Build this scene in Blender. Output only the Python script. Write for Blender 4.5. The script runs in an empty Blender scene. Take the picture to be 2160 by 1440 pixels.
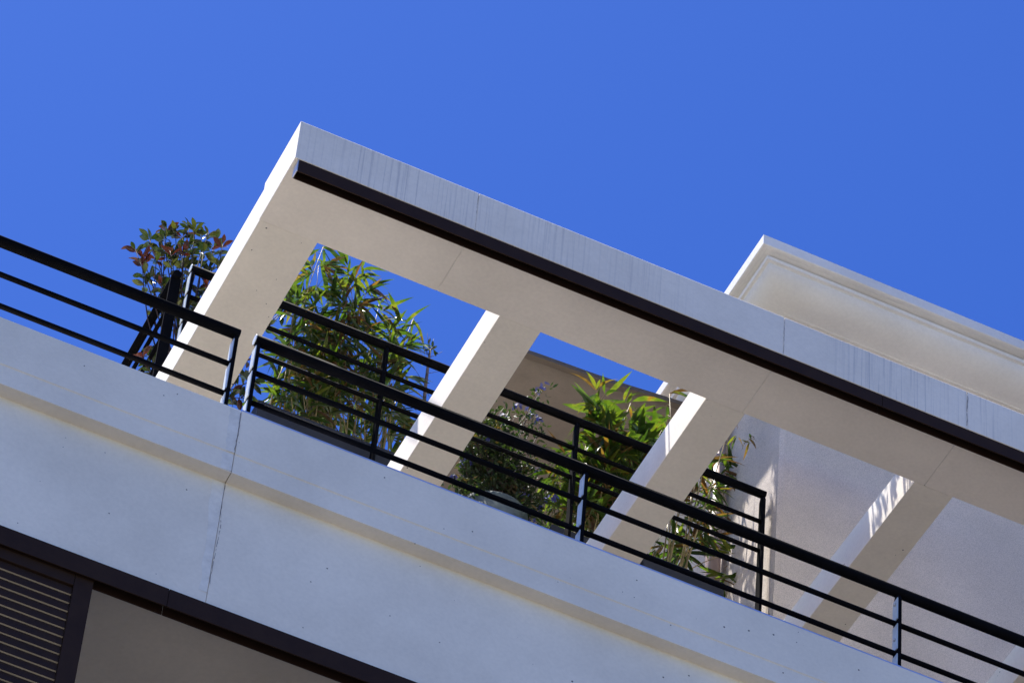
import bpy, bmesh, math, random
from mathutils import Vector, Matrix, Quaternion

# ------------------------------------------------------------------ camera, sky, sun, exposure
scene = bpy.context.scene
COL = scene.collection
R_CAM = ((0.9025232328659673, -0.42542007841898494, 0.06685485034870478),
         (0.3593914054216307, 0.6585390743178287, -0.6611838664892559),
         (0.23725436106893394, 0.6207608593287771, 0.7472391341994676))   # rows: right, down, forward
F_PX = 10076.1477                                                     # focal length for a 2160 px wide picture
cam = bpy.data.cameras.new('camera')
cam.sensor_width = 36.0
cam.lens = F_PX / 2160.0 * 36.0
cam.clip_start = 0.1
cam.clip_end = 5000.0
cam_ob = bpy.data.objects.new('camera', cam)
COL.objects.link(cam_ob)
r, d, f = (Vector(v) for v in R_CAM)
cam_ob.matrix_world = Matrix(((r.x, -d.x, -f.x, 0), (r.y, -d.y, -f.y, 0), (r.z, -d.z, -f.z, 0), (0, 0, 0, 1)))
scene.camera = cam_ob

SUN = Vector((-0.23, 0.13, 1.0)).normalized()                          # towards the sun
sun_elev = math.asin(SUN.z)
sun_az = math.atan2(SUN.x, SUN.y)
world = bpy.data.worlds.new('World')
scene.world = world
world.use_nodes = True
wn = world.node_tree.nodes
wl = world.node_tree.links
wn.clear()
sky = wn.new('ShaderNodeTexSky')
sky.sky_type = 'NISHITA'
sky.sun_disc = False
sky.sun_elevation = sun_elev
sky.sun_rotation = sun_az
sky.altitude = 600.0
sky.air_density = 1.0
sky.dust_density = 0.7
sky.ozone_density = 4.0
bg = wn.new('ShaderNodeBackground')
bg.inputs['Strength'].default_value = 0.071
wo = wn.new('ShaderNodeOutputWorld')
hs = wn.new('ShaderNodeHueSaturation')                                 # deep polarised blue, the same over the whole sky
hs.inputs['Hue'].default_value = 0.511
hs.inputs['Saturation'].default_value = 1.115
hs.inputs['Value'].default_value = 0.60
gm = wn.new('ShaderNodeGamma')
gm.inputs['Gamma'].default_value = 1.5
wl.new(sky.outputs[0], gm.inputs['Color'])
wl.new(gm.outputs[0], hs.inputs['Color'])
wl.new(hs.outputs[0], bg.inputs[0])
wl.new(bg.outputs[0], wo.inputs[0])

sl = bpy.data.lights.new('sun', 'SUN')
sl.energy = 5.0
sl.angle = math.radians(0.8)
sl.color = (1.0, 0.95, 0.87)
so = bpy.data.objects.new('sun', sl)
COL.objects.link(so)
so.rotation_euler = (-SUN).to_track_quat('-Z', 'Y').to_euler()
so.location = (0, 0, 40)

vs = scene.view_settings
vs.view_transform = 'Standard'
vs.look = 'None'
vs.exposure = 1.28
vs.gamma = 1.0
vs.use_curve_mapping = False
scene.cycles.max_bounces = 8
scene.cycles.diffuse_bounces = 5
scene.cycles.use_denoising = True

rnd = random.Random(7)

# ------------------------------------------------------------------ helpers
def at(x, y, Y):
    """point of the plane Y=const seen at pixel x, y of the 2160 px photograph"""
    v = r * ((x - 1080) / F_PX) + d * ((y - 720) / F_PX) + f
    return v * (Y / v.y)

def tag(o, label, cat, group=None):
    o['label'] = label
    o['category'] = cat
    if group:
        o['group'] = group
    return o

def thing(name, label, cat, loc, group=None):
    o = bpy.data.objects.new(name, None)
    o.empty_display_size = 0.1
    COL.objects.link(o)
    o.location = loc
    return tag(o, label, cat, group)

def root_of(parent):
    off = Vector((0, 0, 0))
    p = parent
    while p is not None:
        off += Vector(p.location)
        p = p.parent
    return off

def obj(name, me, mat=None, parent=None, loc=None):
    """link mesh data given in world coordinates; parents carry only translations"""
    o = bpy.data.objects.new(name, me)
    COL.objects.link(o)
    if mat is not None and len(me.materials) == 0:
        me.materials.append(mat)
    if parent is not None:
        o.parent = parent
        off = root_of(parent)
        o.location = -off if loc is None else Vector(loc) - off
    elif loc is not None:
        o.location = loc
    return o

class MB:
    def __init__(self):
        self.v, self.f, self.m, self.s = [], [], [], []

    def face(self, idx, mi=0, smooth=False):
        self.f.append(idx); self.m.append(mi); self.s.append(smooth)

    def box(self, x0, x1, y0, y1, z0, z1, mi=0):
        b = len(self.v)
        self.v += [(x0, y0, z0), (x1, y0, z0), (x1, y1, z0), (x0, y1, z0), (x0, y0, z1), (x1, y0, z1), (x1, y1, z1), (x0, y1, z1)]
        for q in ((0, 3, 2, 1), (4, 5, 6, 7), (0, 1, 5, 4), (1, 2, 6, 5), (2, 3, 7, 6), (3, 0, 4, 7)):
            self.face([b + i for i in q], mi)
        return self

    def prism(self, prof, x0, x1, mi=0):
        """closed (y, z) outline extruded along X"""
        b, n = len(self.v), len(prof)
        self.v += [(x0, y, z) for y, z in prof] + [(x1, y, z) for y, z in prof]
        for i in range(n):
            j = (i + 1) % n
            self.face([b + i, b + j, b + n + j, b + n + i], mi)
        self.face([b + i for i in range(n)][::-1], mi)
        self.face([b + n + i for i in range(n)], mi)
        return self

    def tube(self, pts, rad, n=12, mi=0, caps=True, smooth=True):
        pts = [Vector(p) for p in pts]
        rads = rad if isinstance(rad, (list, tuple)) else [rad] * len(pts)
        b = len(self.v)
        t0 = (pts[1] - pts[0]).normalized()
        up = Vector((0, 0, 1)) if abs(t0.z) < 0.9 else Vector((0, 1, 0))
        a = t0.cross(up).normalized()
        for i, p in enumerate(pts):
            t = (pts[min(i + 1, len(pts) - 1)] - pts[max(i - 1, 0)]).normalized()
            a = (a - t * a.dot(t)).normalized()
            c = t.cross(a)
            for k in range(n):
                w = 2 * math.pi * k / n
                self.v.append(tuple(p + (a * math.cos(w) + c * math.sin(w)) * rads[i]))
        for i in range(len(pts) - 1):
            for k in range(n):
                k2 = (k + 1) % n
                self.face([b + i * n + k, b + i * n + k2, b + (i + 1) * n + k2, b + (i + 1) * n + k], mi, smooth)
        if caps:
            self.face([b + k for k in range(n)][::-1], mi)
            e = b + (len(pts) - 1) * n
            self.face([e + k for k in range(n)], mi)
        return self

    def mesh(self, name, mats, bevel=0.0, seg=2):
        me = bpy.data.meshes.new(name)
        me.from_pydata([tuple(v) for v in self.v], [], self.f)
        for m in (mats if isinstance(mats, (list, tuple)) else [mats]):
            me.materials.append(m)
        me.polygons.foreach_set('material_index', self.m)
        me.polygons.foreach_set('use_smooth', self.s)
        bm = bmesh.new(); bm.from_mesh(me)
        bmesh.ops.recalc_face_normals(bm, faces=bm.faces)
        if bevel > 0:
            es = [e for e in bm.edges if len(e.link_faces) == 2 and e.calc_face_angle(0) > 0.5]
            bmesh.ops.bevel(bm, geom=es, offset=bevel, segments=seg, profile=0.5, affect='EDGES', clamp_overlap=True)
        bm.to_mesh(me); bm.free()
        me.update()
        return me

    def build(self, name, mats, parent=None, bevel=0.0):
        return obj(name, self.mesh(name, mats, bevel), None, parent)

# ------------------------------------------------------------------ materials
def new_mat(name):
    m = bpy.data.materials.new(name)
    m.use_nodes = True
    nt = m.node_tree
    b = nt.nodes['Principled BSDF']
    return m, nt, b

def N(nt, t, **kw):
    n = nt.nodes.new(t)
    for k, v in kw.items():
        if k.startswith('i_'):
            n.inputs[k[2:].replace('_', ' ')].default_value = v
        else:
            setattr(n, k, v)
    return n

def ramp(nt, src, stops):
    rm = nt.nodes.new('ShaderNodeValToRGB')
    el = rm.color_ramp.elements
    while len(el) > 1:
        el.remove(el[-1])
    el[0].position, el[0].color = stops[0][0], stops[0][1]
    for p, c in stops[1:]:
        e = el.new(p); e.color = c
    nt.links.new(src, rm.inputs[0])
    return rm.outputs[0]

def g(v):
    return (v, v, v, 1)

def mixc(nt, fac, a, b, mode='MIX'):
    m = nt.nodes.new('ShaderNodeMix')
    m.data_type = 'RGBA'; m.blend_type = mode
    for s, v in ((m.inputs[0], fac), (m.inputs[6], a), (m.inputs[7], b)):
        if hasattr(v, 'is_linked'):
            nt.links.new(v, s)
        else:
            s.default_value = v
    return m.outputs[2]

def concrete(name, base, var=0.06, holes=0.0, streak=0.0, grain=0.0, bump=0.15, rough=0.75, blot=1.6):
    m, nt, b = new_mat(name)
    L = nt.links
    geo = N(nt, 'ShaderNodeNewGeometry')
    pos = geo.outputs['Position']
    n1 = N(nt, 'ShaderNodeTexNoise', i_Scale=blot, i_Detail=5.0, i_Roughness=0.6)
    L.new(pos, n1.inputs['Vector'])
    lo = tuple(c * (1 - var * 2) for c in base) + (1,)
    hi = tuple(min(c * (1 + var * 0.6), 0.95) for c in base) + (1,)
    col = ramp(nt, n1.outputs[0], [(0.3, lo), (0.62, hi)])
    n2 = N(nt, 'ShaderNodeTexNoise', i_Scale=55.0, i_Detail=3.0)
    L.new(pos, n2.inputs['Vector'])
    fine = ramp(nt, n2.outputs[0], [(0.3, g(0.94)), (0.7, g(1.0))])
    col = mixc(nt, 1.0, col, fine, 'MULTIPLY')
    h_src = n2.outputs[0]
    if grain > 0:
        n3 = N(nt, 'ShaderNodeTexNoise', i_Scale=190.0, i_Detail=2.0)
        L.new(pos, n3.inputs['Vector'])
        gr = ramp(nt, n3.outputs[0], [(0.33, g(1 - grain)), (0.6, g(1.0))])
        col = mixc(nt, 1.0, col, gr, 'MULTIPLY')
        h_src = n3.outputs[0]
    if holes > 0:
        vo = N(nt, 'ShaderNodeTexVoronoi', i_Scale=17.0, i_Randomness=1.0)
        L.new(pos, vo.inputs['Vector'])
        sep = N(nt, 'ShaderNodeSeparateColor')
        L.new(vo.outputs['Color'], sep.inputs[0])
        rad = N(nt, 'ShaderNodeMath', operation='POWER'); rad.inputs[1].default_value = 2.2
        L.new(sep.outputs[0], rad.inputs[0])
        rad2 = N(nt, 'ShaderNodeMath', operation='MULTIPLY'); rad2.inputs[1].default_value = 0.085 * holes
        L.new(rad.outputs[0], rad2.inputs[0])
        lt = N(nt, 'ShaderNodeMath', operation='LESS_THAN')
        L.new(vo.outputs['Distance'], lt.inputs[0]); L.new(rad2.outputs[0], lt.inputs[1])
        col = mixc(nt, lt.outputs[0], col, (0.12, 0.11, 0.11, 1))
    if streak > 0:
        mp = N(nt, 'ShaderNodeMapping'); mp.inputs['Scale'].default_value = (75.0, 10.0, 1.1)
        L.new(pos, mp.inputs[0])
        ns = N(nt, 'ShaderNodeTexNoise', i_Scale=1.0, i_Detail=4.0, i_Roughness=0.65)
        L.new(mp.outputs[0], ns.inputs['Vector'])
        st = ramp(nt, ns.outputs[0], [(0.5, g(0.0)), (0.62, g(1.0))])
        mp2 = N(nt, 'ShaderNodeMapping'); mp2.inputs['Scale'].default_value = (1.15, 0.0, 0.0); mp2.inputs['Location'].default_value = (3.37, 0, 0)
        L.new(pos, mp2.inputs[0])
        nm = N(nt, 'ShaderNodeTexNoise', i_Scale=1.0, i_Detail=2.0)
        L.new(mp2.outputs[0], nm.inputs['Vector'])
        mk = ramp(nt, nm.outputs[0], [(0.44, g(0.0)), (0.58, g(1.0))])
        mul = mixc(nt, 1.0, st, mk, 'MULTIPLY')
        sc = mixc(nt, 1.0, mul, g(streak), 'MULTIPLY')
        bw = N(nt, 'ShaderNodeRGBToBW'); L.new(sc, bw.inputs[0])
        sn = N(nt, 'ShaderNodeSeparateXYZ'); L.new(geo.outputs['True Normal'], sn.inputs[0])
        fr = N(nt, 'ShaderNodeMath', operation='LESS_THAN'); fr.inputs[1].default_value = -0.5
        L.new(sn.outputs[1], fr.inputs[0])
        mm = N(nt, 'ShaderNodeMath', operation='MULTIPLY')
        L.new(bw.outputs[0], mm.inputs[0]); L.new(fr.outputs[0], mm.inputs[1])
        col = mixc(nt, mm.outputs[0], col, (0.42, 0.42, 0.44, 1))
    L.new(col, b.inputs['Base Color'])
    b.inputs['Roughness'].default_value = rough
    b.inputs['Specular IOR Level'].default_value = 0.3
    bp = N(nt, 'ShaderNodeBump', i_Strength=bump, i_Distance=0.004)
    L.new(h_src, bp.inputs['Height'])
    L.new(bp.outputs[0], b.inputs['Normal'])
    return m

def paint(name, base, rough=0.4, metallic=0.0, dust=0.3, spec=0.5):
    m, nt, b = new_mat(name)
    L = nt.links
    geo = N(nt, 'ShaderNodeNewGeometry')
    n1 = N(nt, 'ShaderNodeTexNoise', i_Scale=9.0, i_Detail=6.0, i_Roughness=0.65)
    L.new(geo.outputs['Position'], n1.inputs['Vector'])
    c0 = tuple(base) + (1,)
    c1 = tuple(c * (1 + dust) + 0.004 * dust for c in base) + (1,)
    L.new(ramp(nt, n1.outputs[0], [(0.35, c0), (0.7, c1)]), b.inputs['Base Color'])
    rr = ramp(nt, n1.outputs[0], [(0.3, g(max(rough - 0.07, 0.05))), (0.7, g(min(rough + 0.1, 1)))])
    L.new(rr, b.inputs['Roughness'])
    b.inputs['Metallic'].default_value = metallic
    b.inputs['Specular IOR Level'].default_value = spec
    return m

def leaf_mat(name, stops, trans=0.45, rough=0.38, stuff=False, cloth=False):
    m, nt, b = new_mat(name)
    L = nt.links
    geo = N(nt, 'ShaderNodeNewGeometry')
    if stuff:
        nn = N(nt, 'ShaderNodeTexNoise', i_Scale=9.0, i_Detail=3.0)
        L.new(geo.outputs['Position'], nn.inputs['Vector'])
        mr = N(nt, 'ShaderNodeMapRange'); mr.inputs[1].default_value = 0.3; mr.inputs[2].default_value = 0.72
        L.new(nn.outputs[0], mr.inputs[0])
        src = mr.outputs[0]
    else:
        oi = N(nt, 'ShaderNodeObjectInfo')
        src = oi.outputs['Random']
    col = ramp(nt, src, stops)
    n2 = N(nt, 'ShaderNodeTexNoise', i_Scale=35.0, i_Detail=2.0)
    L.new(geo.outputs['Position'], n2.inputs['Vector'])
    col = mixc(nt, 1.0, col, ramp(nt, n2.outputs[0], [(0.3, g(0.72)), (0.7, g(1.15))]), 'MULTIPLY')
    L.new(col, b.inputs['Base Color'])
    b.inputs['Roughness'].default_value = rough
    tr = N(nt, 'ShaderNodeBsdfTranslucent')
    tcol = mixc(nt, 1.0, col, (0.95, 0.97, 1.0, 1) if cloth else (1.7, 1.9, 0.7, 1), 'MULTIPLY')
    L.new(tcol, tr.inputs[0])
    mx = N(nt, 'ShaderNodeMixShader'); mx.inputs[0].default_value = trans
    out = nt.nodes['Material Output']
    L.new(b.outputs[0], mx.inputs[1]); L.new(tr.outputs[0], mx.inputs[2])
    L.new(mx.outputs[0], out.inputs[0])
    return m

M = {}
M['ground'] = concrete('paving', (0.086, 0.081, 0.077), var=0.15, blot=0.3, rough=0.9)
M['white'] = concrete('white_concrete', (0.88, 0.815, 0.70), var=0.06, holes=1.0, bump=0.1)
M['fascia'] = concrete('streaked_concrete', (0.88, 0.81, 0.71), var=0.055, holes=0.25, streak=0.5, bump=0.1)
M['stucco'] = concrete('rough_stucco', (0.67, 0.585, 0.51), var=0.07, grain=0.30, bump=0.5, rough=0.9)
M['tile'] = concrete('terrace_tile', (0.225, 0.222, 0.215), var=0.1, blot=4.0, rough=0.8)
M['dim_floor'] = concrete('dark_dimming_floor', (0.05, 0.038, 0.028), var=0.2, blot=6.0, rough=0.8)  # dark tone chosen to weaken bounce under the right-hand beams
M['deck'] = concrete('light_roof_tile', (0.48, 0.45, 0.40), var=0.1, blot=4.0, rough=0.8)
M['cornice'] = concrete('painted_plaster', (0.80, 0.785, 0.76), var=0.05, bump=0.08, rough=0.6)
M['soffit'] = concrete('beige_soffit', (0.58, 0.50, 0.38), var=0.06, bump=0.1)
M['sealant'] = concrete('old_sealant', (0.84, 0.80, 0.72), var=0.08, blot=14.0, bump=0.3)
M['black'] = paint('black_paint', (0.003, 0.003, 0.004), rough=0.7, dust=0.5, spec=0.03)
M['brown'] = paint('brown_aluminium', (0.030, 0.017, 0.012), rough=0.55, dust=0.3, spec=0.08)
M['raw'] = paint('mill_aluminium', (0.55, 0.54, 0.52), rough=0.4, metallic=0.8)
M['galv'] = paint('galvanised_steel', (0.52, 0.58, 0.62), rough=0.45, metallic=0.15, dust=0.2)
M['zinc'] = paint('zinc_flashing', (0.45, 0.50, 0.66), rough=0.35, metallic=0.5, dust=0.2)
M['lip'] = paint('champagne_slat_edge', (0.68, 0.62, 0.48), rough=0.5, dust=0.15)
M['planter'] = paint('charcoal_planter', (0.020, 0.022, 0.028), rough=0.5, dust=0.4, spec=0.3)
M['crack'] = concrete('dirty_crack', (0.28, 0.265, 0.27), var=0.3, blot=40.0)
M['soil'] = paint('dark_soil', (0.03, 0.022, 0.016), rough=0.95)
M['pot'] = concrete('grey_glazed_pot', (0.10, 0.125, 0.125), var=0.2, blot=9.0, rough=0.35, bump=0.05)
M['pipe'] = paint('pinkish_downpipe', (0.42, 0.31, 0.27), rough=0.45, dust=0.1)
M['fabric'] = concrete('taupe_fabric', (0.245, 0.205, 0.172), var=0.06, blot=6.0, grain=0.06, bump=0.2, rough=0.95)
M['hem'] = concrete('taupe_hem', (0.15, 0.122, 0.10), var=0.05, blot=6.0, bump=0.2, rough=0.95)
M['caster_cloth'] = leaf_mat('translucent_caster_cloth', [(0, (0.72, 0.72, 0.70, 1)), (1, (0.76, 0.75, 0.73, 1))], 0.72, 0.9, cloth=True)  # translucent cloth of the added panel that shades the beams
M['cane'] = concrete('bamboo_cane', (0.34, 0.26, 0.11), var=0.3, blot=12.0, rough=0.45, bump=0.05)
M['twig'] = concrete('brown_twig', (0.05, 0.03, 0.022), var=0.3, blot=20.0, rough=0.7)
M['bark'] = concrete('grey_bark', (0.20, 0.15, 0.12), var=0.3, blot=30.0, rough=0.8)
BAM = [(0.0, (0.022, 0.045, 0.008, 1)), (0.3, (0.040, 0.078, 0.011, 1)), (0.6, (0.080, 0.120, 0.016, 1)), (0.78, (0.15, 0.155, 0.025, 1)), (0.88, (0.18, 0.10, 0.025, 1)), (1.0, (0.13, 0.055, 0.02, 1))]
M['bamboo'] = leaf_mat('bamboo_leaf', BAM, 0.35, 0.32)
M['bamboo_s'] = leaf_mat('bamboo_leaf_mass', BAM, 0.35, 0.32, True)
M['dry'] = leaf_mat('dry_bamboo_leaf', [(0, (0.15, 0.065, 0.02, 1)), (0.5, (0.09, 0.045, 0.018, 1)), (1, (0.21, 0.12, 0.04, 1))], 0.25, 0.6)
M['phot'] = leaf_mat('photinia_leaf', [(0, (0.012, 0.026, 0.010, 1)), (0.6, (0.03, 0.045, 0.012, 1)), (1, (0.075, 0.075, 0.018, 1))], 0.2, 0.2)
M['photred'] = leaf_mat('photinia_red_leaf', [(0, (0.030, 0.006, 0.007, 1)), (0.6, (0.055, 0.009, 0.009, 1)), (1, (0.045, 0.018, 0.010, 1))], 0.25, 0.25)
M['plum'] = leaf_mat('plumbago_leaf', [(0, (0.014, 0.032, 0.010, 1)), (0.7, (0.035, 0.055, 0.015, 1)), (1, (0.10, 0.065, 0.02, 1))], 0.3, 0.6)
M['plum_s'] = leaf_mat('plumbago_leaf_mass', [(0, (0.014, 0.032, 0.010, 1)), (0.7, (0.032, 0.05, 0.015, 1)), (1, (0.09, 0.05, 0.02, 1))], 0.3, 0.6, True)
M['flower'] = leaf_mat('plumbago_flower', [(0, (0.04, 0.045, 0.30, 1)), (1, (0.11, 0.12, 0.50, 1))], 0.2, 0.6)

# ------------------------------------------------------------------ ground
GZ = -1.6
gb = MB(); gb.v = [(-400, -400, GZ), (400, -400, GZ), (400, 400, GZ), (-400, 400, GZ)]; gb.face([0, 1, 2, 3])
ground = gb.build('ground', M['ground'])
ground['kind'] = 'structure'

# ------------------------------------------------------------------ apartment building
bld = thing('apartment_building', 'white concrete apartment building with balcony parapet and stuccoed top storey', 'building', (3.8, 14.0, GZ))
JX = 3.802                                                             # joint between the two parapet panels
PT = 14.58                                                             # parapet top
XL, XR = -6.0, 16.0
def parapet(x0, x1):
    prof = [(13.0, PT), (13.0, 14.318), (13.004, 14.314), (13.004, 14.207), (13.068, 14.203), (13.068, 13.49), (13.30, 13.49), (13.30, PT)]
    mb = MB().prism(prof, x0, x1)
    return mb.build('parapet_panel', M['white'], bld, bevel=0.0015)
parapet(XL, JX - 0.0015)
parapet(JX + 0.0015, XR)
# smeared sealant beside the joint
mb = MB()
for (ya, z0, z1, w0, w1) in ((12.998, 14.318, 14.57, 0.040, 0.050), (13.002, 14.212, 14.310, 0.05, 0.045), (13.066, 13.56, 14.20, 0.030, 0.055)):
    n = 9
    b0 = len(mb.v)
    for i in range(n + 1):
        t = i / n
        z = z0 + (z1 - z0) * t
        w = w0 + (w1 - w0) * t + rnd.uniform(-0.006, 0.006)
        mb.v += [(JX - 0.004 - w, ya + 0.0015, z), (JX - 0.002, ya, z), (JX - 0.004 - w, ya + 0.01, z), (JX - 0.002, ya + 0.01, z)]
    for i in range(n):
        a, c = b0 + 4 * i, b0 + 4 * i + 4
        mb.face([a, a + 1, c + 1, c]); mb.face([a + 2, a, c, c + 2]); mb.face([a + 1, a + 3, c + 3, c + 1])
o = mb.build('joint_sealant', M['sealant'], bld)
# hairline cracks beside the joints
def crack(pts_z, x, y, w, gap=0.0, parent=None):
    mb = MB()
    z0, z1 = pts_z
    n = int((z1 - z0) / 0.012)
    xo = 0.0
    prev = None
    for i in range(n + 1):
        xo = max(-0.006, min(0.006, xo + rnd.uniform(-0.0022, 0.0022)))
        ww = w * rnd.uniform(0.35, 1.0)
        z = z0 + (z1 - z0) * i / n
        cur = ((x + xo - ww / 2, y, z), (x + xo + ww / 2, y, z))
        if prev is not None and rnd.random() > gap:
            b0 = len(mb.v)
            mb.v += [prev[0], prev[1], cur[1], cur[0]]
            mb.face([b0, b0 + 1, b0 + 2, b0 + 3])
        prev = cur
    o = mb.build('crack', M['crack'], parent)
    o['kind'] = 'stuff'
    return o
crack((13.60, 14.19), JX + 0.004, 13.0662, 0.0030, 0.12, bld)
crack((14.33, 14.56), JX - 0.002, 12.9965, 0.0040, 0.05, bld)
# dark backing inside the joint
MB().box(JX - 0.0015, JX + 0.0015, 13.075, 13.29, 13.5, PT - 0.02).build('joint_filler', M['sealant'], bld)
# zinc flashing on the right panel
MB().box(JX + 0.006, XR, 13.012, 13.28, PT + 0.001, PT + 0.022).build('flashing', M['zinc'], bld, bevel=0.002)
# balcony floor slab, soffit, lower and upper storey walls
MB().box(XL, XR, 13.301, 15.55, 13.50, 13.75).build('balcony_slab', M['soffit'], bld)
MB().box(XL, 6.2, 13.302, 15.549, 13.752, 13.772).build('balcony_floor', M['tile'], bld)
MB().box(6.202, XR, 13.302, 15.549, 13.752, 13.775).build('dimming_floor', M['dim_floor'], bld)  # unseen dark half of the floor, added to dim the right soffits
MB().box(3.952, 7.555, 15.554, 19.39, 17.301, 17.312).build('terrace_deck', M['deck'], bld)
MB().box(XL, XR, 15.55, 16.2, 10.6, 16.3).build('storey_wall', M['stucco'], bld)
MB().box(XL, XR, 13.07, 16.2, 8.0, 10.6).build('lower_parapet', M['white'], bld)
MB().box(XL, XR, 13.30, 16.2, GZ, 8.0).build('facade_wall', M['white'], bld)
MB().box(3.95, XR, 15.552, 19.5, 16.301, 17.30).build('terrace_slab', M['white'], bld)

# stuccoed top storey with chamfered front left corner
KS = 1.0116                                                            # distance of the top storey wall
CX, CY = 7.50 * KS, 15.441 * KS
prof = [(CX, CY), (XR, CY), (XR, 19.4), (CX - 0.027, 19.4), (CX - 0.027, CY + 0.015)]
mb = MB(); n = len(prof)
mb.v = [(x, y, 17.302) for x, y in prof] + [(x, y, 19.66 * KS) for x, y in prof]
for i in range(n):
    j = (i + 1) % n
    mb.face([i, j, n + j, n + i])
mb.face(list(range(n))[::-1]); mb.face([n + i for i in range(n)])
mb.build('top_storey_wall', M['stucco'], bld)

# moulded cornice: profile (overhang, z) swept along the front and, mitred, along the left side
cp = [(-0.03, 19.637), (0.022, 19.637), (0.026, 19.641), (0.055, 19.643), (0.09, 19.649), (0.125, 19.658), (0.155, 19.670), (0.180, 19.687),
      (0.200, 19.707), (0.214, 19.727), (0.222, 19.748), (0.223, 19.756), (0.241, 19.757), (0.246, 19.776), (0.228, 19.780), (0.226, 19.800), (0.262, 19.800), (0.270, 19.797), (0.290, 19.795),
      (0.296, 19.798), (0.298, 19.866), (0.292, 19.872), (-0.05, 19.90)]
cp = [(e * KS, z * KS) for e, z in cp]
sx, sy = CX - 0.02, CY + 0.001
mb = MB()
for (e, z) in cp:
    mb.v += [(XR, sy - e, z), (sx - e, sy - e, z), (sx - e, 17.9, z)]
for i in range(len(cp) - 1):
    a, c = 3 * i, 3 * i + 3
    sm = 2 <= i <= 9
    mb.face([a, a + 1, c + 1, c], 0, sm); mb.face([a + 1, a + 2, c + 2, c + 1], 0, sm)
e = 3 * len(cp)
mb.face([3 * i + 2 for i in range(len(cp))])
mb.build('cornice', M['cornice'], bld)
MB().box(CX + 0.1, XR, CY + 0.1, 19.3, 19.661 * KS, 19.92 * KS).build('flat_roof', M['cornice'], bld)

# ------------------------------------------------------------------ pergola
FZ0, FZ1, FY0, FY1 = 16.40, 16.659, 13.098, 13.511
prg = thing('pergola', 'white concrete pergola frame projecting above the balcony railing', 'pergola', (6.0, 13.3, FZ0))
js = [3.888, 4.775, 6.337, 7.294, 10.3]
for a, c in zip(js[:-1], js[1:]):
    MB().box(a + (0.0 if a == js[0] else 0.0015), c - 0.0015, FY0, FY1, FZ0, FZ1).build('front_beam_panel', M['fascia'], prg, bevel=0.003)
    if a != js[0]:
        MB().box(a - 0.0015, a + 0.0015, FY0 + 0.004, FY1 - 0.004, FZ0 + 0.0003, FZ1 - 0.004).build('panel_joint', M['sealant'], prg)
for k, (a, c) in enumerate(((3.892, 4.178), (5.092, 5.300), (6.150, 6.352), (7.243, 7.447), (8.295, 8.50), (9.36, 9.56))):
    ye = 15.551
    mb = MB().box(a, c, FY1 + 0.002, ye, FZ0 + 0.004, 16.632)
    if k == 3:                                                         # this one is set very slightly askew
        mb.v = [(x - 0.018 * (y - FY1) / 1.9 * 1.7, y, z) for x, y, z in mb.v]
    mb.build('cross_beam', M['white'], prg, bevel=0.003)

crack((16.41, 16.652), 7.294, FY0 - 0.0006, 0.0045, 0.25, prg)
crack((16.41, 16.652), 6.337, FY0 - 0.0006, 0.0020, 0.1, prg)
crack((16.50, 16.652), 4.775, FY0 - 0.0006, 0.0022, 0.1, prg)

# ------------------------------------------------------------------ tilted sunshade added unseen behind the front beam to shade the cross beams
K = 1.245                                                              # slope of the panel
ss = thing('shadowcaster', 'unseen added sunshade on steel arms behind the front beam', 'shadowcaster', (6.6, 13.45, 16.66))
def shade_panel(x0, x1, ya, yb):
    mb = MB()
    n = 12
    for i in range(n + 1):
        x = x0 + (x1 - x0) * i / n
        w = 0.004 * math.sin(i * 2.1)
        mb.v += [(x, ya + w, K * ya), (x, yb + w, K * yb), (x, ya + w, K * ya + 0.006), (x, yb + w, K * yb + 0.006)]
    for i in range(n):
        a, c = 4 * i, 4 * i + 4
        mb.face([a, a + 1, c + 1, c]); mb.face([a + 2, c + 2, c + 3, a + 3]); mb.face([a, c, c + 2, a + 2]); mb.face([a + 1, a + 3, c + 3, c + 1])
    mb.face([0, 2, 3, 1]); mb.face([4 * n, 4 * n + 1, 4 * n + 3, 4 * n + 2])
    return mb
shade_panel(5.30, 8.20, 14.08, 15.10).build('panel', M['caster_cloth'], ss)
shade_panel(4.672, 5.298, 14.668, 15.10).build('panel', M['caster_cloth'], ss)
MB().tube([(5.30, 14.035, K * 14.035 + 0.004), (8.20, 14.035, K * 14.035 + 0.004)], 0.006, 8).build('edge_cord', M['raw'], ss)
for x in (4.74, 5.6, 7.6):
    MB().tube([(x, 13.455, 16.655), (x, 13.47, 16.78), (x, 14.0, K * 14.0 + 0.016), (x, 15.08, K * 15.08 + 0.016)], 0.011, 8).build('arm', M['raw'], ss)

# ------------------------------------------------------------------ sliding shutter rails (open channels)
def shutter_rail(name_label, segs, y0, ztop, h, dep):
    t = thing('shutter_rail', name_label, 'rail', ((segs[0] + segs[-1]) / 2, y0, ztop))
    for a, c in zip(segs[:-1], segs[1:]):
        th = 0.006
        prof = [(y0, ztop), (y0, ztop - h), (y0 + th, ztop - h), (y0 + th, ztop - 0.008), (y0 + dep - th, ztop - 0.008), (y0 + dep - th, ztop - h), (y0 + dep, ztop - h), (y0 + dep, ztop)]
        MB().prism(prof, a + 0.001, c - 0.001).build('channel', [M['brown']], t, bevel=0.001)
    return t
t = shutter_rail('dark brown metal channel under the front beam of the pergola', [3.908, 6.853, 9.8], 13.101, FZ0 - 0.001, 0.077, 0.052)
MB().box(3.9045, 3.9085, 13.101, 13.153, FZ0 - 0.078, FZ0 - 0.001).build('end_cap', M['raw'], t)
shutter_rail('dark brown metal channel above the louvred shutter', [-5.0, 3.641, 8.0], 13.052, 13.489, 0.098, 0.058)
MB().box(XL, XR, 13.112, 13.300, 13.485, 13.489).build('soffit_edge', M['soffit'], bld)

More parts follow.
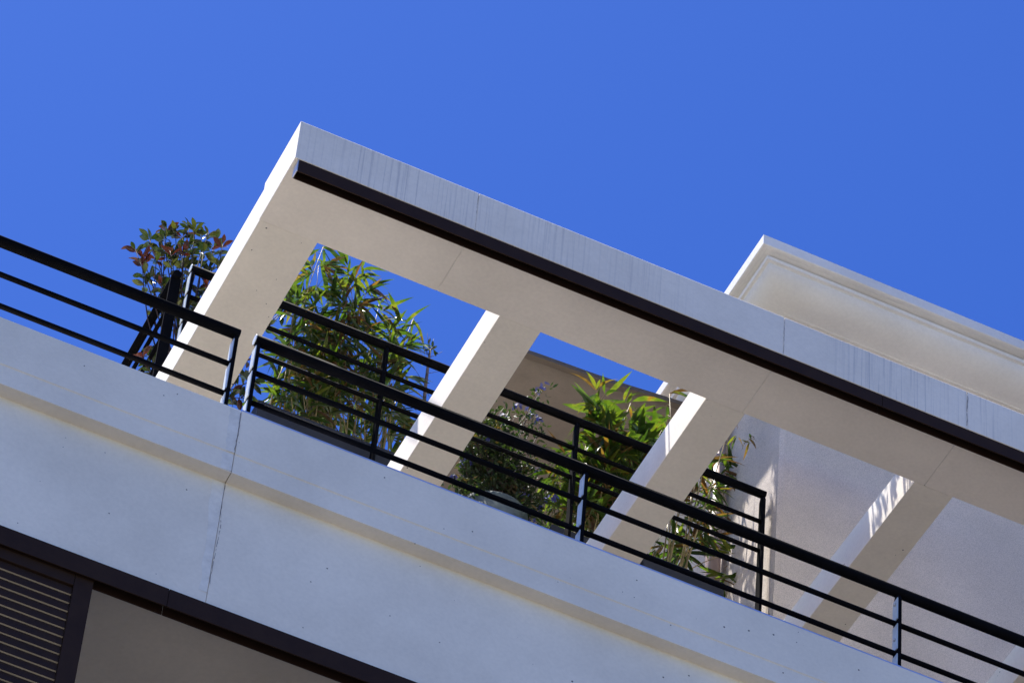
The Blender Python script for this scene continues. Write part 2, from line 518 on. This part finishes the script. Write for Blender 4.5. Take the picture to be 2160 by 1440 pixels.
# ------------------------------------------------------------------ louvred shutter
shx0, shx1 = 2.30, 3.335
sz0, sz1 = 11.0, 13.44
sh = thing('louvred_shutter', 'dark brown louvred sliding shutter below the lower channel', 'shutter', ((shx0 + shx1) / 2, 13.08, sz0))
sy0, sy1 = 13.070, 13.100
MB().box(shx1 - 0.078, shx1, sy0, sy1, sz0, sz1).build('stile', M['brown'], sh, bevel=0.003)
MB().box(shx0, shx0 + 0.078, sy0, sy1, sz0, sz1).build('stile', M['brown'], sh, bevel=0.003)
MB().box(shx0 + 0.079, shx1 - 0.079, sy0, sy1, 13.335, sz1).build('top_rail', M['brown'], sh, bevel=0.003)
MB().box(shx0 + 0.079, shx1 - 0.079, sy0, sy1, sz0, sz0 + 0.1).build('bottom_rail', M['brown'], sh, bevel=0.003)
slat = None
pitch = 0.0470
nsl = int((13.335 - sz0 - 0.12) / pitch)
sm = MB()
xa, xb = shx0 + 0.080, shx1 - 0.080
hp = [(0.006, 0.044), (0.000, 0.004), (0.000, 0.0), (0.013, 0.0), (0.013, 0.004), (0.004, 0.005), (0.012, 0.044)]
sm.prism(hp, xa, xb)
for i in range(len(sm.m)):
    if i == 2:
        sm.m[i] = 1
slat_me = sm.mesh('slat', [M['brown'], M['lip']])
for k in range(nsl):
    obj('slat', slat_me, None, sh, (0, sy0 + 0.006, 13.335 - (k + 1) * pitch))

# ------------------------------------------------------------------ railings
def railing(label, x0, x1, Y, z_top, r_top, mids, posts, z_post, loc, left_cap=False, plates=(), bolts=()):
    t = thing('railing', label, 'railing', loc)
    MB().tube([(x0, Y, z_top), (x1, Y, z_top)], r_top, 20).build('handrail', M['black'], t)
    for z, rr in mids:
        MB().tube([(x0 + 0.012, Y, z), (x1 - 0.012, Y, z)], rr, 12).build('rail_bar', M['black'], t)
    for px in posts:
        p = MB()
        p.box(px - 0.008, px + 0.008, Y - 0.024, Y + 0.024, z_post, z_top - r_top - 0.030)
        p.prism([(Y - 0.024, z_top - r_top - 0.030), (Y + 0.024, z_top - r_top - 0.030), (Y + 0.010, z_top - r_top + 0.004), (Y - 0.010, z_top - r_top + 0.004)], px - 0.008, px + 0.008)
        post = p.build('post', M['black'], t)
        if px in plates:
            q = MB()
            zs = [z_post] + sorted([z for z, rr in mids]) + [z_top - r_top - 0.03]
            for za, zb in zip(zs[:-1], zs[1:]):
                lo = za + (0.016 if za != z_post else 0.0)
                hi = zb - (0.016 if zb != zs[-1] else 0.0)
                q.box(px - 0.0125, px - 0.0085, Y - 0.022, Y + 0.022, lo, hi)
            q.build('side_plate', M['galv'], post)
            if px in bolts:
                for zb in (z_top - r_top - 0.06, (mids[0][0] + mids[1][0]) / 2 - 0.01):
                    MB().tube([(px - 0.013, Y, zb), (px - 0.021, Y, zb)], [0.009, 0.006], 10).build('bolt', M['raw'], post)
    if left_cap:
        MB().tube([(x0 - 0.004, Y, z_top), (x0 - 0.0005, Y, z_top)], r_top * 0.97, 20).build('end_cap', M['galv'], t)
    return t
Yr = 13.05
railing('black tubular railing left of the parapet joint', -1.0, 3.752, Yr, 15.077, 0.0250, [(14.882, 0.0125), (14.698, 0.0125)], [3.738, 2.2, 0.7], PT - 0.002, (1.4, Yr, PT), plates=(3.738,))
railing('long black tubular railing along the right parapet in front of the pergola', 3.826, 11.6, Yr, 15.088, 0.0255, [(14.888, 0.0125), (14.704, 0.0125)],
        [3.839, 5.385, 6.914, 8.44, 9.97], PT + 0.021, (7.7, Yr, PT + 0.022), left_cap=True, plates=(3.839, 5.385, 6.914, 8.44), bolts=(6.914,))
YR = 15.70
railing('black tubular railing of the upper terrace in front of the planters', 4.203, 7.518, YR, 18.488, 0.0235, [(18.277, 0.0125), (18.055, 0.0125), (17.53, 0.0125)],
        [4.212, 5.31, 6.41, 7.505], 17.299, (5.8, YR, 17.30), left_cap=True, plates=(4.212,))
# side railing of the upper terrace, running back from the left corner
sr = thing('side_railing', 'black tubular side railing running back beside the red-tipped shrub', 'railing', (4.15, 16.8, 17.30))
MB().tube([(4.15, 15.742, 18.465), (4.15, 18.6, 18.465)], 0.0235, 20).build('handrail', M['black'], sr)
for z in (18.26, 18.05, 17.84):
    MB().tube([(4.15, 15.76, z), (4.15, 18.58, z)], 0.0115, 12).build('rail_bar', M['black'], sr)
for y in (15.765, 17.1, 18.5):
    MB().box(4.122, 4.178, y - 0.006, y + 0.006, 17.299, 18.448).build('post', M['black'], sr)

# ------------------------------------------------------------------ downpipe on the side wall
dp = thing('downpipe', 'pinkish round downpipe on the side wall of the top storey', 'pipe', (7.50, 16.28, 17.30))
MB().tube([(7.502, 16.28, 17.30), (7.502, 16.28, 19.86)], 0.042, 20).build('pipe_shaft', M['pipe'], dp)
for z in (17.75, 18.62, 19.3):
    MB().tube([(7.502, 16.28, z - 0.012), (7.502, 16.28, z + 0.012)], 0.047, 20).build('pipe_bracket', M['pipe'], dp)

# ------------------------------------------------------------------ taupe awning behind the plants
aw = thing('awning', 'taupe fabric awning with darker hem behind the bamboo', 'awning', (6.8, 16.5, 19.8))
nx, ny = 24, 14
def awning_pt(u, v):
    x = 6.20 + 1.32 * u
    y = 16.50 + 2.2 * v
    z = 19.790 + 0.115 * u ** 0.8 + 0.55 * v - 0.05 * math.sin(math.pi * v) - 0.012 * math.sin(math.pi * u) + 0.004 * math.sin(9 * u + 5 * v)
    return (x, y, z)
mb = MB()
for j in range(ny + 1):
    for i in range(nx + 1):
        mb.v.append(awning_pt(i / nx, j / ny))
for j in range(ny):
    for i in range(nx):
        a = j * (nx + 1) + i
        mb.face([a, a + 1, a + nx + 2, a + nx + 1], 0, True)
fo = mb.build('fabric', M['fabric'], aw)
sd = fo.modifiers.new('thickness', 'SOLIDIFY'); sd.thickness = 0.003
mb = MB()
for i in range(nx + 1):
    x, y, z = awning_pt(i / nx, 0)
    mb.v += [(x, y - 0.012, z + 0.018), (x, y - 0.012, z - 0.012), (x, y + 0.03, z - 0.010), (x, y + 0.03, z + 0.020)]
for i in range(nx):
    a, c = 4 * i, 4 * i + 4
    for k in range(4):
        mb.face([a + k, a + (k + 1) % 4, c + (k + 1) % 4, c + k])
mb.face([0, 1, 2, 3]); mb.face([4 * nx + k for k in (3, 2, 1, 0)])
mb.build('hem', M['hem'], aw)
MB().box(6.20, 7.54, 18.69, 18.75, 17.3, 20.40).build('awning_wall_post', M['hem'], aw)

# ------------------------------------------------------------------ planters and pot
def planter(label, x0, x1, zt, group='charcoal planter boxes on the terrace'):
    t = thing('planter_box', label, 'planter', ((x0 + x1) / 2, 15.99, 17.30), group)
    y0, y1, z0 = 15.80, 16.18, 17.301
    w = 0.018
    mb = MB()
    mb.box(x0, x1, y0, y0 + w, z0, zt); mb.box(x0, x1, y1 - w, y1, z0, zt)
    mb.box(x0, x0 + w, y0 + w, y1 - w, z0, zt); mb.box(x1 - w, x1, y0 + w, y1 - w, z0, zt)
    mb.build('box', M['planter'], t)
    MB().box(x0 + w, x1 - w, y0 + w, y1 - w, z0, zt - 0.03).build('soil', M['soil'], t)
    return t
planter('charcoal planter box under the tall bamboo left of the second beam', 4.70, 5.62, 17.845)
planter('charcoal planter box under the bushy bamboo beside the grey pot', 6.36, 6.86, 17.775)
planter('charcoal planter box at the right end of the terrace by the downpipe', 6.885, 7.352, 17.83)
pt = thing('round_pot', 'round grey pot under the blue-flowered shrub', 'pot', (6.09, 15.99, 17.30))
rim = [(0.10, 17.302), (0.15, 17.36), (0.20, 17.50), (0.215, 17.64), (0.205, 17.76), (0.192, 17.83), (0.197, 17.855), (0.186, 17.865), (0.172, 17.84), (0.172, 17.75)]
mb = MB(); n = 36
for rr, z in rim:
    for k in range(n):
        w = 2 * math.pi * k / n
        mb.v.append((6.09 + rr * math.cos(w), 15.99 + rr * math.sin(w), z))
for i in range(len(rim) - 1):
    for k in range(n):
        k2 = (k + 1) % n
        mb.face([i * n + k, i * n + k2, (i + 1) * n + k2, (i + 1) * n + k], 0, True)
mb.face(list(range(n))[::-1])
mb.build('pot_body', M['pot'], pt)
mb = MB()
for k in range(n):
    w = 2 * math.pi * k / n
    mb.v.append((6.09 + 0.173 * math.cos(w), 15.99 + 0.173 * math.sin(w), 17.81))
mb.face(list(range(n)))
mb.build('soil', M['soil'], pt)

# ------------------------------------------------------------------ leaves
def leaf_mesh(name, prof, mat, fold=0.25, droop=0.2, twist=0.0):
    """unit-length leaf along +X with a folded midrib; prof = [(x, halfwidth)]"""
    mb = MB()
    n = len(prof)
    for x, w in prof:
        z = -droop * x * x
        a = twist * x
        mb.v += [(x, -w * math.cos(a), z + w * fold - w * math.sin(a)), (x, 0, z), (x, w * math.cos(a), z + w * fold + w * math.sin(a))]
    for i in range(n - 1):
        a, c = 3 * i, 3 * i + 3
        mb.face([a, a + 1, c + 1, c], 0, True); mb.face([a + 1, a + 2, c + 2, c + 1], 0, True)
    me = bpy.data.meshes.new(name)
    me.from_pydata(mb.v, [], mb.f)
    me.materials.append(mat)
    me.polygons.foreach_set('use_smooth', mb.s)
    me.update()
    return me
BP = [(0, 0.005), (0.07, 0.022), (0.2, 0.062), (0.4, 0.076), (0.65, 0.058), (0.85, 0.027), (1.0, 0.001)]
PP = [(0, 0.02), (0.12, 0.03), (0.3, 0.14), (0.55, 0.21), (0.78, 0.17), (0.92, 0.08), (1.0, 0.005)]
SP = [(0, 0.02), (0.3, 0.15), (0.65, 0.19), (1.0, 0.01)]
BAMW = [leaf_mesh('bamboo_leaf', [(x, w * 1.5) for x, w in BP], M['bamboo'], fo_, dr, tw) for fo_, dr, tw in ((0.3, 0.15, 0), (0.45, 0.35, 0.3), (0.2, 0.5, -0.4))]
BAML = [leaf_mesh('bamboo_leaf', BP, M['bamboo'], fo_, dr, tw) for fo_, dr, tw in ((0.3, 0.12, 0), (0.5, 0.35, 0.4), (0.2, 0.55, -0.5), (0.4, 0.05, 0.8))]
DRYL = [leaf_mesh('dry_leaf', [(x, w * 0.7) for x, w in BP], M['dry'], 0.8, dr, tw) for dr, tw in ((0.5, 0.8), (0.9, -0.9))]
PHOL = [leaf_mesh('photinia_leaf', PP, M['phot'], fo_, dr) for fo_, dr in ((0.25, 0.15), (0.4, 0.3), (0.15, 0.45))]
PHRL = [leaf_mesh('red_leaf', PP, M['photred'], fo_, dr) for fo_, dr in ((0.4, -0.1), (0.5, 0.25))]
PLUL = [leaf_mesh('plumbago_leaf', SP, M['plum'], 0.3, dr) for dr in (0.1, 0.4)]

def basis(dirv, up):
    x = dirv.normalized()
    y = up.cross(x)
    if y.length < 1e-3:
        y = Vector((0, 1, 0)).cross(x)
    y.normalize()
    z = x.cross(y)
    return Matrix((x, y, z)).transposed()

class Plant:
    """collects leaves; the 300 nearest the viewer become parts, the rest one mass"""
    def __init__(self, t, mass_mat, limit=300):
        self.t, self.mass_mat, self.limit, self.leaves = t, mass_mat, limit, []
    def leaf(self, p, dirv, L, me, name='leaf', roll=0.5):
        up = Vector((rnd.uniform(-roll, roll), rnd.uniform(-roll, roll), 1)).normalized()
        self.leaves.append((Vector(p), basis(dirv, up), L, me, name))
    def finish(self):
        ls = sorted(self.leaves, key=lambda q: (q[0].y - 0.4 * q[2] + rnd.uniform(0, 0.08)))
        off = root_of(self.t)
        for p, Bm, L, me, name in ls[:self.limit]:
            o = bpy.data.objects.new(name, me)
            COL.objects.link(o)
            o.parent = self.t
            o.rotation_mode = 'QUATERNION'
            o.rotation_quaternion = Bm.to_quaternion()
            o.scale = (L, L, L)
            o.location = p - off
        rest = ls[self.limit:]
        if rest:
            vv, ff = [], []
            for p, Bm, L, me, name in rest:
                b0 = len(vv)
                vv += [tuple(p + Bm @ (v.co * L)) for v in me.vertices]
                ff += [[b0 + i for i in pl.vertices] for pl in me.polygons]
            me = bpy.data.meshes.new('leaf_mass')
            me.from_pydata(vv, [], ff)
            me.polygons.foreach_set('use_smooth', [True] * len(ff))
            me.materials.append(self.mass_mat)
            o = obj('leaf_mass', me, None, self.t)
            o['kind'] = 'stuff'

def rv(s=1.0):
    return Vector((rnd.gauss(0, s), rnd.gauss(0, s), rnd.gauss(0, s)))

def curve(a, b, n=7, bend=0.08, sag=0.0):
    a, b = Vector(a), Vector(b)
    w = Vector((rnd.uniform(-bend, bend), rnd.uniform(-bend, bend), 0))
    return [a.lerp(b, i / n) + w * math.sin(math.pi * i / n) + Vector((0, 0, -sag * math.sin(math.pi * i / n))) for i in range(n + 1)]

def bamboo(label, loc, bases, tips, fan_per_m, dry, start=0.25, side=0.10, limit=300, thin=0.0045, sprays=(), bare=14, tall=False, green=None):
    t = thing('bamboo', label, 'plant', loc)
    P = Plant(t, M['bamboo_s'], limit)
    def fan(q, hint, k=None, sc=1.0):
        k = k or rnd.randint(3, 5)
        az = math.atan2(hint.y, hint.x)
        for i in range(k):
            w = az + rnd.uniform(-1.25, 1.25)
            el = rnd.uniform(-0.7, 0.75)
            dv = Vector((math.cos(w) * math.cos(el), math.sin(w) * math.cos(el), math.sin(el)))
            dead = rnd.random() < dry(q)
            P.leaf(q + rv(0.006), dv, rnd.uniform(0.095, 0.19) * sc, rnd.choice(DRYL if dead else (green or BAML)), 'dry_leaf' if dead else 'leaf')
    for tip in tips:
        bx_ = rnd.uniform(*bases[0]); by_ = rnd.uniform(*bases[1])
        b = Vector((bx_, by_, bases[2]))
        b.x = b.x * 0.55 + max(min(tip[0], bases[0][1]), bases[0][0]) * 0.45
        cv = curve(b, tip, 8, 0.05, -0.06)
        nn = len(cv)
        MB().tube(cv, [thin * (1 - 0.72 * i / (nn - 1)) for i in range(nn)], 6).build('cane', M['cane'], t)
        Lc = (Vector(tip) - b).length
        cnt = max(2, int(Lc * fan_per_m))
        tw = MB()
        for i in range(cnt):
            s = start + (1 - start) * (i + rnd.random()) / cnt
            s = min(s, 0.999)
            k = s * (nn - 1); i0 = int(k); q = cv[i0].lerp(cv[min(i0 + 1, nn - 1)], k - i0)
            w = rnd.uniform(0, 2 * math.pi)
            tl = rnd.uniform(0.03, side) * (1.2 - 0.7 * s)
            dv = Vector((math.cos(w), math.sin(w), rnd.uniform(0.1, 0.9)))
            e = q + dv * tl
            tw.tube([q, q.lerp(e, 0.5) + Vector((0, 0, 0.01)), e], [0.0016, 0.0013, 0.001], 4, caps=False)
            fan(e, dv)
        fan(cv[-1], cv[-1] - cv[-3] + rv(0.3), 3)
        tw.build('twig', M['cane'], t)['kind'] = 'stuff'
    for k in range(bare):                                              # old leafless canes at the foot
        b = Vector((rnd.uniform(*bases[0]), rnd.uniform(*bases[1]), bases[2]))
        cv = curve(b, b + Vector((rnd.uniform(-0.08, 0.08), rnd.uniform(-0.05, 0.05), rnd.uniform(0.35, 0.8))), 4, 0.02)
        MB().tube(cv, [0.005, 0.0048, 0.0045, 0.004, 0.0035], 6).build('cane', M['cane'], t)
    if tall:                                                           # taller canes added to cast leaf shadows on the side wall
        for (x, y, z) in ((7.33, 15.775, 19.60), (7.40, 15.755, 19.45), (7.27, 15.79, 19.75)):
            b = Vector((7.14 + rnd.uniform(-0.05, 0.05), 15.95, bases[2]))
            cv = curve(b, (x, y, z), 8, 0.03, -0.05)
            MB().tube(cv, [0.005 - 0.0004 * i for i in range(9)], 6).build('cane', M['cane'], t)
            for k in range(9):
                fan(Vector((x, y, z)) + Vector((rnd.uniform(-0.08, 0.06), rnd.uniform(-0.045, 0.035), rnd.uniform(-0.60, 0.10))), rv(1.0), 4, 0.55)
    for (px, py, Y) in sprays:
        q = at(px, py, Y)
        for _ in range(2):
            fan(q + rv(0.02), rv(1.0), 4)
    P.finish()
    return t

def A(lst, Y, jy=0.1):
    return [at(x, y, Y + rnd.uniform(-jy, jy)) for x, y in lst]

tips1 = A([(682, 520), (672, 560), (735, 575), (762, 558), (775, 610), (800, 640), (872, 672), (830, 690), (640, 600), (625, 640), (700, 640), (740, 660), (720, 700), (765, 720), (690, 690),
           (650, 690), (850, 745), (830, 800), (600, 720), (585, 800), (590, 850), (660, 760), (700, 780), (745, 790), (790, 760), (842, 862), (620, 760), (680, 840), (640, 800), (815, 900)], 16.0)
bamboo('tall bamboo with dry brown leaves left of the second pergola beam', (5.16, 15.99, 17.815), ((4.78, 5.5), (15.90, 16.08), 17.80), tips1, 12,
       lambda q: 0.62 if (18.30 < q.z < 18.95 and 4.98 < q.x < 5.42) else 0.12, side=0.12)
tips2 = A([(1262, 830), (1250, 870), (1290, 880), (1330, 850), (1345, 900), (1400, 900), (1370, 930), (1310, 930), (1235, 940), (1225, 1000), (1200, 960), (1270, 960), (1340, 980), (1180, 1010), (1290, 1000), (1300, 1050), (1250, 1060), (1320, 1020), (1215, 1060), (1280, 1100)], 15.98)
bamboo('bushy green bamboo between the second and third pergola beams', (6.61, 15.99, 17.745), ((6.42, 6.80), (15.88, 16.1), 17.73), tips2, 16, lambda q: 0.25 if q.z < 18.65 else 0.03, start=0.35, green=BAML + BAMW)
tips3 = A([(1412, 830), (1410, 900), (1490, 960), (1490, 1010), (1440, 1110), (1480, 1130), (1575, 1160), (1450, 1160), (1400, 1150), (1540, 1215)], 16.12, 0.05)
bamboo('sparse bamboo with orange dry leaves by the downpipe', (7.12, 15.99, 17.80), ((6.95, 7.18), (15.88, 16.1), 17.79), tips3, 4.5, lambda q: 0.35 if q.z > 18.45 else 0.08, start=0.5, side=0.08, bare=4, tall=True, sprays=[(x, y, 16.16) for x, y in ((1510, 955), (1550, 988), (1500, 1000), (1508, 1060), (1545, 1170), (1570, 1165), (1535, 1210), (1500, 1140), (1470, 1110), (1440, 1130), (1425, 1165), (1520, 1000), (1490, 1060), (1500, 1030))])

# climber added unseen over the front edge of the sunshade, dappling the fourth beam
vn = thing('dapple_leaves', 'unseen added climber hanging over the front edge of the sunshade', 'foliage', (7.07, 14.08, 17.53))
P = Plant(vn, M['bamboo_s'], 300)
MB().tube([(6.7, 14.05, K * 14.05 + 0.02), (7.0, 13.95, K * 13.95 - 0.02), (7.2, 14.0, K * 14.0 + 0.03), (7.5, 14.06, K * 14.06 + 0.03)], [0.006, 0.005, 0.004, 0.003], 6).build('stem', M['twig'], vn)
for k in range(120):
    y = rnd.uniform(13.60, 14.06)
    z = K * y + rnd.uniform(-0.12, 0.12)
    P.leaf(Vector((rnd.uniform(6.98, 7.16), y, z)), rv(1.0), rnd.uniform(0.03, 0.065), rnd.choice(PHOL), 'leaf', 1.0)
P.finish()

# photinia: red-tipped shrub at the left corner of the terrace
ph = thing('photinia_shrub', 'red-tipped shrub above the left end of the upper railing', 'shrub', (4.33, 16.1, 17.30))
M['phot_s'] = leaf_mat('photinia_leaf_mass', [(0, (0.012, 0.026, 0.010, 1)), (0.6, (0.03, 0.045, 0.012, 1)), (1, (0.05, 0.03, 0.012, 1))], 0.2, 0.2, True)
P = Plant(ph, M['phot_s'], 300)
pb = Vector((4.36, 16.1, 17.30))
fork = Vector((4.33, 16.08, 18.35))
MB().tube(curve(pb, fork, 6, 0.03), [0.014, 0.014, 0.013, 0.013, 0.012, 0.012, 0.011], 8).build('trunk', M['bark'], ph)
ptips = [(285, 525), (300, 540), (315, 505), (345, 500), (352, 480), (370, 485), (385, 500), (400, 475), (410, 485), (425, 500), (440, 490), (460, 500), (470, 515), (465, 535), (450, 520), (430, 530), (405, 520), (385, 530),
         (360, 530), (340, 525), (330, 545), (365, 550), (395, 555), (300, 555), (470, 560), (330, 590), (345, 610), (340, 600), (370, 620), (385, 610), (400, 640), (420, 620), (440, 600), (425, 650), (375, 650), (355, 640)]
low = [(500, 745), (520, 760), (510, 790), (490, 830), (515, 840), (535, 800), (300, 750), (312, 745), (318, 780), (480, 850), (595, 660), (610, 640)]
for i, (x, y) in enumerate(ptips + low):
    tip = at(x, y, 16.05 + rnd.uniform(-0.16, 0.16))
    st = fork.lerp(pb, rnd.uniform(-0.12, 0.35)) if i < len(ptips) else fork.lerp(pb, rnd.uniform(0.2, 0.5))
    cv = curve(st, tip, 5, 0.05, 0.05)
    MB().tube(cv, [0.0055, 0.005, 0.0042, 0.0035, 0.0028, 0.002], 6).build('branch', M['twig'], ph)
    red = (x < 320 or rnd.random() < 0.55)
    for (u, k) in ((1.0, rnd.randint(5, 7)), (0.84, 3), (0.68, 1)):
        q = cv[-1].lerp(cv[2], (1 - u) / 0.6)
        outw = (cv[-1] - cv[-2]).normalized()
        for j in range(k):
            w = 2 * math.pi * j / k + rnd.uniform(-0.5, 0.5)
            perp = Quaternion(outw, w) @ outw.orthogonal().normalized()
            dv = outw * rnd.uniform(0.1, 1.2) + perp + Vector((0, 0, rnd.uniform(-0.2, 0.4)))
            isr = red and u > 0.95 and rnd.random() < 0.75
            P.leaf(q - outw * rnd.uniform(0.0, 0.03), dv, rnd.uniform(0.05, 0.085), rnd.choice(PHRL if isr else PHOL), 'red_leaf' if isr else 'leaf', 0.8)
P.finish()

# plumbago: blue flowers over the round pot
pl = thing('plumbago_shrub', 'blue-flowered shrub right of the second pergola beam', 'shrub', (6.09, 15.99, 17.86))
P = Plant(pl, M['plum_s'], 300)
c0 = Vector((6.09, 15.99, 17.86))
fl_me = None
mb = MB()
for k in range(9):                                                     # one cluster of five-petalled florets
    cdir = (Vector((rnd.uniform(-1, 1), rnd.uniform(-1, 1), rnd.uniform(0.1, 1)))).normalized()
    c = cdir * rnd.uniform(0.018, 0.03)
    Bm = basis(cdir.orthogonal(), cdir)
    for j in range(5):
        w = 2 * math.pi * j / 5
        a = Vector((math.cos(w), math.sin(w), 0.1)); s_ = Vector((-math.sin(w), math.cos(w), 0))
        b0 = len(mb.v)
        for q in (Vector((0, 0, 0)), a * 0.008 + s_ * 0.004, a * 0.012, a * 0.008 - s_ * 0.004):
            mb.v.append(tuple(c + Bm @ q))
        mb.face([b0, b0 + 1, b0 + 2, b0 + 3])
fl_me = bpy.data.meshes.new('flower_cluster'); fl_me.from_pydata(mb.v, [], mb.f); fl_me.materials.append(M['flower']); fl_me.update()
fls = [(1150, 815), (1140, 822), (1092, 862), (1115, 868), (1125, 880), (1138, 892), (1060, 885), (1065, 900), (990, 925), (1010, 935), (1030, 930), (985, 975), (990, 985), (975, 980), (1105, 1040), (1135, 995), (1150, 1060), (1165, 1055), (1160, 1065), (1140, 1075), (965, 1030), (1015, 1025), (1030, 1035), (955, 1010), (1010, 1045), (1120, 1098), (1140, 1105), (1145, 1100), (1040, 985), (1085, 990), (1075, 1035)]
tipsP = fls + [(rnd.uniform(950, 1150), rnd.uniform(850, 1090)) for _ in range(105)]
for i, (x, y) in enumerate(tipsP):
    if i >= len(fls) and x > 1100 and y < 930:
        x -= 80
    tip = at(x, y, 15.99 + rnd.uniform(-0.13, 0.15))
    cv = curve(c0 + Vector((rnd.uniform(-0.06, 0.06), rnd.uniform(-0.06, 0.06), 0)), tip, 6, 0.06, -0.10)
    MB().tube(cv, [0.004, 0.0036, 0.003, 0.0026, 0.0022, 0.0018, 0.0014], 5).build('branch', M['twig'], pl)
    for s in range(40):
        k = rnd.uniform(2.2, 6); i0 = min(int(k), 5); q = cv[i0].lerp(cv[i0 + 1], k - i0)
        P.leaf(q + rv(0.025), rv(1.0) + Vector((0, 0, 0.3)), rnd.uniform(0.022, 0.042), rnd.choice(PLUL), 'leaf', 1.0)
    if i < len(fls):
        o = obj('flower_cluster', fl_me, None, pl, tip)
        o.rotation_euler = (rnd.uniform(-0.6, 0.6), rnd.uniform(-0.6, 0.6), rnd.uniform(0, 6.28))
        sc = rnd.uniform(0.7, 1.3); o.scale = (sc, sc, sc)
P.finish()

# bare stem with a few leaves
bs = thing('bare_sapling', 'thin nearly bare stem left of the second pergola beam', 'sapling', (5.585, 16.0, 17.815))
pts = [Vector((5.585, 16.0, 17.80)), at(893, 870, 16.0), at(897, 820, 16.0), at(903, 770, 16.0), at(908, 735, 16.0)]
MB().tube(pts, [0.012, 0.011, 0.010, 0.008, 0.006], 8).build('stem', M['bark'], bs)
P = Plant(bs, M['plum_s'], 300)
for i in range(16):
    q = pts[rnd.randint(1, 3)].lerp(pts[4], rnd.random())
    e = q + Vector((rnd.uniform(-0.09, 0.09), rnd.uniform(-0.05, 0.05), rnd.uniform(0.03, 0.12)))
    MB().tube([q, e], [0.002, 0.001], 4).build('twig', M['twig'], bs)
for i in range(9):
    P.leaf(pts[4] + rv(0.01), rv(1) + Vector((0.2, 0, 0.2)), rnd.uniform(0.03, 0.05), rnd.choice(PHOL))
P.finish()
